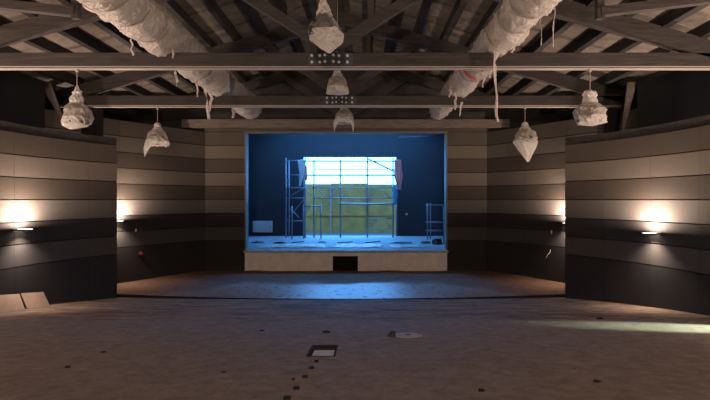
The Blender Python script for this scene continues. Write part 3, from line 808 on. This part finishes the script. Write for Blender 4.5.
for i, (px, py, r, lb) in enumerate(((327, 332.5, 0.05, 'dark lump of debris on the floor beyond the hatch'), (597, 382, 0.03, 'dark chip on the floor at the near right'),
        (600, 319, 0.045, 'dark chip on the floor beside the right light patch'), (68, 367.5, 0.025, 'small dark chip on the floor at the left'),
        (103, 352.5, 0.025, 'small chip left of the aisle on smooth floor'), (223, 372.5, 0.02, 'tiny chip on the floor left of the conduit stubs'),
        (262, 331, 0.03, 'chip at the edge of the rough soil band'), (482, 391, 0.03, 'dark chip on the floor right of the aisle'))):
    lump('debris_chip', on_floor(px, py), (r * 1.5, r, r * 0.7), M['black_paint'] if i else M['groove'], lb, 'debris', 'debris chips on the hall floor', seed=i * 2.3, res=(6, 9))

# two cardboard sheets leaning at the foot of the left wall
def wall_y(px):   # depth of the near left wall at an image column
    k = (px - CX) / F; lo, hi = 8.0, 16.0
    for _ in range(60):
        m = (lo + hi) / 2; x = CAM.x + k * m
        ins = (x * x + (m - 11.5) ** 2) < 7.77 ** 2
        if ins: lo = m
        else: hi = m
    return lo
def sheet(tl, tr, br, bl, label):
    T = []
    for (px, py) in (tl, tr):
        T.append(at(px, py, wall_y(px) - 0.06))
    Bq = [on_floor(*br), on_floor(*bl)]
    a, b, c, d = T[0], T[1], Bq[0], Bq[1]
    n = ((b - a).cross(d - a)).normalized() * 0.012
    if n.z < 0: n = -n
    mb = MB(); mb.hexa([d, c, b, a, d + n, c + n, b + n, a + n], M['card'])
    return tag(mb.build('cardboard_sheet', loc=tuple(d)), label, 'cardboard sheet', 'cardboard sheets against the left wall')
sheet((-16, 296.5), (19, 294), (24.5, 309.5), (-12, 315.5), 'brown cardboard sheet leaning by the left wall, cut by the photo edge')
sheet((20.5, 293.5), (43, 292), (49.5, 306), (27, 309), 'brown cardboard sheet leaning by the left wall, whole and tilted')

# ------------------------------------------------------------------ stage: yellow hoarding outside, scaffolds, clutter
t = thing('yellow_hoarding', (0, 33, 0.8), 'yellow boarded hoarding standing outside behind the stage opening', 'hoarding')
ht = at(0, 184.3, 33).z
for i, (xa, xb) in enumerate(((-6, -3.62), (-3.6, -1.42), (-1.4, 0.93), (0.95, 3.3), (3.32, 6))):
    mb = MB(); mb.box(xa, xb, 33 + 0.01 * (i % 2), 33.06, 0.8, ht + 0.03 * (i % 3), M['yellow_board']); mb.build('board_panel', t)
mb = MB(); mb.box(-6, 6, 32.95, 33.0, 1.9, 2.0, M['yellow_board']); mb.build('rail', t)
for x in (-3.6, -1.4, 0.95, 3.3):
    mb = MB(); mb.box(x - .04, x + .04, 32.94, 33.0, 0.8, ht, M['tube_steel']); mb.build('post', t)

YS = 27.9
FZ = 0.883
def pole(mb, a, b, Y=YS, r=0.036, m=None, Y2=None):
    mb.tube([at(*a, Y), at(*b, Y2 or Y)], r, m or M['tube_steel'], n=8)
def part(name, parent, fn, label=None):
    mb = MB(); fn(mb); o = mb.build(name, parent, smooth=True)
    if label: o['label'] = label
    return o
def post(parent, px, ytop, Y=YS, r=0.04, m=None):
    p = at(px, ytop, Y); q = V((p.x, Y, FZ))
    def f(mb):
        mb.tube([p, q], r, m or M['tube_steel'], n=10)
    o = part('standard', parent, f)
    mb = MB(); mb.box(p.x - .08, p.x + .08, Y - .08, Y + .08, FZ, FZ + .012, M['tube_steel']); mb.build('base_plate', o)
# wide scaffold across the stage opening
t = thing('scaffold', (0.4, YS, FZ), 'wide tubular scaffold standing across the bright opening behind the stage', 'scaffold', 'scaffolds on the stage')
for px, yt in ((314, 160), (340.5, 159.5), (367.5, 157.5), (393, 158)): post(t, px, yt)
for px, yt in ((340.5, 161), (396.5, 186)): post(t, px, yt, Y=YS + 0.85)
for y, x0, x1, r in ((161.2, 304, 396, .036), (175.2, 304, 396, .042), (187.7, 312, 396, .03), (198, 312, 396, .03), (204, 338, 396, .04), (169.5, 314, 394, .02)):
    part('ledger', t, lambda mb: pole(mb, (x0, y), (x1, y), r=r, Y=YS - 0.05))
for a, b, r in (((367.5, 158.5), (394, 171.5), .045), ((343, 197.5), (350, 188), .022), ((370, 197.5), (377, 188), .022), ((381, 188), (390, 197.5), .022), ((330, 197.5), (337, 188), .022), ((318, 188), (325, 197.5), .022)):
    part('brace', t, lambda mb: pole(mb, a, b, r=r, Y=YS + 0.05))
for y in (218.5, 228.5): part('ledger', t, lambda mb: pole(mb, (367.5, y), (394, y), r=.026, Y=YS - .05))
for a, b in (((371, 227.5), (378, 219)), ((384, 219), (391, 227.5))): part('brace', t, lambda mb: pole(mb, a, b, r=.022))
p0, p1 = at(340, 203.6, YS), at(395, 203.6, YS)
mb = MB(); mb.box(p0.x, p1.x, YS, YS + 0.75, p0.z - 0.02, p0.z + 0.04, M['tube_steel']); mb.build('deck_board', t)
# narrow tower at the left
t = thing('scaffold', (-2.6, YS, FZ), 'narrow tubular scaffold tower at the left of the bright opening', 'scaffold', 'scaffolds on the stage')
for px, yt in ((286, 158), (305.2, 157)): post(t, px, yt, Y=YS - 0.25)
for px, yt in ((289, 160), (304, 160)): post(t, px, yt, Y=YS + 0.6)
for y in (160.5, 175, 187.5, 198, 221): part('ledger', t, lambda mb: pole(mb, (286, y), (305.5, y), r=.022, Y=YS - .3))
for a, b in (((287, 198), (304, 188)), ((290, 209), (299, 217.5)), ((287, 220), (304, 199)), ((306, 188), (312, 196))):
    part('brace', t, lambda mb: pole(mb, a, b, r=.020, Y=YS - 0.2))
mb = MB(); p0, p1 = at(286, 188, YS), at(305, 188, YS); mb.box(p0.x, p1.x, YS - .2, YS + .6, p0.z, p0.z + .05, M['tube_steel']); mb.build('deck_board', t)
# low trestle frame in front
t = thing('trestle_frame', (-2.3, YS - 1.0, FZ), 'low blue steel trestle frame with corner braces before the scaffold tower', 'trestle')
YT = YS - 1.0
for px in (303.5, 321): post(t, px, 204.5, Y=YT, r=.034)
part('top_rail', t, lambda mb: pole(mb, (303.5, 206), (321, 206), Y=YT, r=.034))
part('brace', t, lambda mb: pole(mb, (304, 215), (309.5, 206.5), Y=YT, r=.024)); part('brace', t, lambda mb: pole(mb, (320.5, 212), (316.5, 206.5), Y=YT, r=.024))
# single prop
t = thing('steel_prop', tuple(at(292, 236, 26.6)), 'lone blue steel prop with a slanting arm left of the trestle frame', 'steel prop')
post(t, 292, 206, Y=26.6, r=.035); part('arm', t, lambda mb: pole(mb, (291.5, 210), (299, 217.5), Y=26.6, r=.026))
# hanging sheets
def drape(name, pts_l, pts_r, Y, m, label, cat, amp=0.06, seed=0, n=18, k=9):
    rows = []
    for i in range(n + 1):
        u = i / n
        def lerp(pts):
            f = u * (len(pts) - 1); j = min(int(f), len(pts) - 2); w = f - j
            return V((pts[j][0] * (1 - w) + pts[j + 1][0] * w, pts[j][1] * (1 - w) + pts[j + 1][1] * w))
        a, b = lerp(pts_l), lerp(pts_r); row = []
        for c in range(k + 1):
            q = a.lerp(b, c / k)
            row.append(at(q.x, q.y, Y + amp * sin(c * 2.1 + seed) + amp * nz((c * .6, u * 5, seed), 1, 2)))
        rows.append(row)
    mb = MB(); mb.grid(rows, m)
    return tag(mb.build(name, smooth=True, solid=0.008), label, cat)
drape('safety_net', [(394.5, 159), (394, 176), (398, 190)], [(401, 160), (402.5, 176), (401, 190)], YS - 0.25, M['red_net'], 'red safety net hanging at the right end of the wide scaffold', 'safety net', seed=1)
drape('plastic_drape', [(297.5, 160), (299.5, 172), (299, 186)], [(304, 159), (304, 173), (301, 186)], YS - 0.5, M['white_film'], 'white plastic sheet hanging from the top of the scaffold tower', 'plastic sheet', seed=3)
drape('hanging_barrier_strip', [(304.6, 165), (304.8, 181)], [(307, 166), (307.4, 180)], YS - 0.5, M['red_net'], 'red strip of barrier netting tied to the scaffold tower', 'barrier tape', seed=5, k=3)
drape('hanging_tarp', [(392.5, 184), (392, 195), (393.5, 204)], [(396.5, 185), (398, 194), (396.5, 203)], YS - 0.3, M['blue_sheet'], 'crumpled blue sheet tied to the scaffold under the red net', 'tarp', amp=0.09, seed=7)
# pale cabinet on the back wall
c0, c1 = at(252.5, 221, 28.85), at(272, 232.3, 28.85)
t = thing('wall_cabinet', (c0.x, 29.0, c1.z), 'pale flat cabinet low on the dark back wall at the stage left end', 'cabinet')
mb = MB(); mb.box(c0.x, c1.x, 28.86, 29.0, c1.z, c0.z, M['white_box']); mb.build('housing', t, bevel=.01)
mb = MB(); mb.box(c0.x + .03, c1.x - .03, 28.845, 28.86, c1.z + .03, c0.z - .03, M['white_box']); d = mb.build('door', t)
mb = MB(); mb.box(c1.x - .12, c1.x - .09, 28.82, 28.845, c1.z + .25, c1.z + .36, M['dark_steel']); mb.build('handle', d)
# small white switch
p = at(406.5, 214, 28.98); mb = MB(); mb.box(p.x - .055, p.x + .055, 28.94, 29.0, p.z - .055, p.z + .055, M['white_plastic'])
tag(mb.build('wall_switch', loc=tuple(p), bevel=.01), 'small white switch on the dark stage wall right of the scaffold', 'switch')
# tube rack at the right
YR = 26.5
t = thing('steel_rack', tuple(at(436, 236, YR)), 'steel tube rack with shelves standing at the right side of the stage', 'rack')
for px, yt, yy in ((427.5, 203, YR), (443.5, 206, YR), (430.5, 203, YR + .7), (446, 206, YR + .7)): post(t, px, yt, Y=yy, r=.032)
for y in (205, 222.5, 231):
    a, b = at(427.5, y, YR), at(443.5, y, YR)
    mb = MB(); mb.box(a.x, b.x, YR, YR + .7, a.z - .025, a.z + .025, M['tube_steel']); mb.build('shelf', t)
# pipe batten under the stage ceiling
mb = MB(); mb.tube([at(398, 138, 24), at(446, 135.5, 24)], 0.03, M['tube_steel'], n=8)
a = at(440, 136, 24); mb.tube([a, V((a.x, a.y, 7.4))], .008, M['tube_steel'], n=5); a = at(402, 137.5, 24); mb.tube([a, V((a.x, a.y, 7.4))], .008, M['tube_steel'], n=5)
tag(mb.build('hanging_pipe_batten', smooth=True), 'thin lighting pipe hung high inside the stage opening at the right', 'pipe')

# plastic sheeting and rubble along the stage front
def crumple(x0, x1, y0, y1, h, m, label, seed, res=0.07):
    nx, ny = int((x1 - x0) / res), int((y1 - y0) / res); rows = []
    for j in range(ny + 1):
        row = []
        for i in range(nx + 1):
            u, w = i / nx, j / ny
            x = x0 + (x1 - x0) * u + 0.25 * nz((u * 3, w * 3, seed), 1.4, 2); y = y0 + (y1 - y0) * w + 0.25 * nz((u * 4, w * 2, seed), 1.7, 7)
            z = abs(nz((x, y, seed), 2.1, 1)) * 1.1 + abs(nz((x, y, seed), 5.2, 4)) * 0.6
            e = min(1, min(u, 1 - u, w, 1 - w) * 9)
            row.append(V((x, y, FZ + 0.012 + h * z * (0.25 + 0.75 * e))))
        rows.append(row)
    mb = MB(); mb.grid(rows, m)
    return tag(mb.build('plastic_sheet', loc=((x0 + x1) / 2, (y0 + y1) / 2, FZ), smooth=True, solid=0.004), label, 'plastic sheet', 'crumpled plastic sheets on the stage')
crumple(-3.8, -0.95, 21.75, 23.3, 0.10, M['sheet_plastic'], 'crumpled plastic sheet on the stage floor at the left', 1.0)
crumple(-0.6, 1.5, 21.8, 23.2, 0.09, M['sheet_plastic'], 'crumpled plastic sheet on the stage floor in the middle', 4.0)
crumple(1.85, 3.2, 21.8, 23.1, 0.08, M['sheet_plastic'], 'crumpled plastic sheet on the stage floor at the right', 9.0)
def st(px, py):
    Y = F * (CAM.z - FZ) / (py - CY); p = at(px, py, Y); p.z = FZ + 0.01; return p
for i, (px, py, a, b, h, m, lb) in enumerate((
    (438, 244.4, .24, .15, .24, 'black_bag', 'black crumpled sack at the right end of the stage front'),
    (426, 243.4, .24, .12, .10, 'rubble', 'heap of rubble left of the black sack on the stage'),
    (445, 243.8, .08, .14, .17, 'rubble', 'heap of rubble against the right side of the stage opening'),
    (402, 243.3, .5, .22, .07, 'black_bag', 'flat black rag on the right part of the stage front'),
    (322, 242.6, .2, .12, .06, 'rubble', 'low rubble heap left of the middle of the stage front'),
    (281, 243.2, .3, .2, .05, 'black_bag', 'flat black rag on the left part of the stage front'),
    (258, 243, .3, .12, .08, 'rubble', 'low rubble heap near the left end of the stage front'))):
    lump('rubble_heap' if m == 'rubble' else 'black_rag', st(px, py), (a, b, h), M[m], lb, 'rubble' if m == 'rubble' else 'rag', 'rubbish along the stage front', seed=i * 1.9 + 1)
for i, (px, py, px2, py2, lb) in enumerate(((338, 243, 352, 242.2, 'thin board lying behind the plastic in the stage middle'), (366, 242.9, 380, 241.8, 'thin board lying on the stage right of the middle'),
                                  (293, 242.9, 303, 241.9, 'thin board lying on the stage at the left'))):
    a, b = st(px, py), st(px2, py2); up = V((0, 0, .01))
    mb = MB(); mb.beam(a + up, b + up, 0.12, 0.03, M['timber']); tag(mb.build('loose_board', loc=tuple(a)), lb, 'board', 'loose boards on the stage')

# ------------------------------------------------------------------ light
w = bpy.data.worlds.new('sky'); SC.world = w; w.use_nodes = True
bg = w.node_tree.nodes['Background']; bg.inputs['Color'].default_value = (0.085, 0.385, 1.0, 1); bg.inputs['Strength'].default_value = 15
# fill light added on the rear wall behind the viewer to brighten the hall
t = thing('fill_light', (0.6, -5.88, 4.2), 'added square fill light fixed high on the rear wall behind the viewer', 'fill light')
mb = MB(); mb.box(0.25, 0.95, -5.86, -5.70, 3.95, 4.45, M['lamp_grey']); mb.build('housing', t, bevel=.02)
mb = MB(); mb.box(0.29, 0.91, -5.70, -5.69, 3.99, 4.41, M['lens']); mb.build('lens', t)
mb = MB(); mb.box(0.5, 0.7, -5.9, -5.86, 4.1, 4.3, M['dark_steel']); mb.build('bracket', t)
area('fill_light_beam', (0.6, -5.66, 4.2), (0, 1, -0.03), 0.6, 0.4, 580, (1.0, 0.82, 0.68))
# light entering through the side doorway on the right
l = bpy.data.lights.new('doorway_light', 'SPOT'); l.energy = 3400; l.color = (0.80, 1.0, 0.72); l.spot_size = math.radians(25); l.spot_blend = 0.75; l.shadow_soft_size = 0.06
o = bpy.data.objects.new('doorway_light', l); COL.objects.link(o); o.location = (9.6, 8.75, 1.7)
o.rotation_euler = (V((7.0, 9.3, 0.6)) - o.location).to_track_quat('-Z', 'Y').to_euler()

# ------------------------------------------------------------------ camera
cam = bpy.data.cameras.new('camera'); cam.sensor_width = 36; cam.lens = F / 710 * 36
cam.shift_x = -(CX - 355) / 710; cam.shift_y = (CY - 200) / 710; cam.clip_start = 0.05; cam.clip_end = 300
co = bpy.data.objects.new('camera', cam); COL.objects.link(co); co.location = CAM; co.rotation_euler = (pi / 2, 0, 0)
SC.camera = co
vs = SC.view_settings; vs.view_transform = 'Standard'; vs.look = 'None'; vs.exposure = 0.0; vs.gamma = 1.0; vs.use_curve_mapping = False
SC.cycles.use_denoising = True
SC.cycles.max_bounces = 8; SC.cycles.diffuse_bounces = 5; SC.cycles.transparent_max_bounces = 12
SC.cycles.sample_clamp_indirect = 6
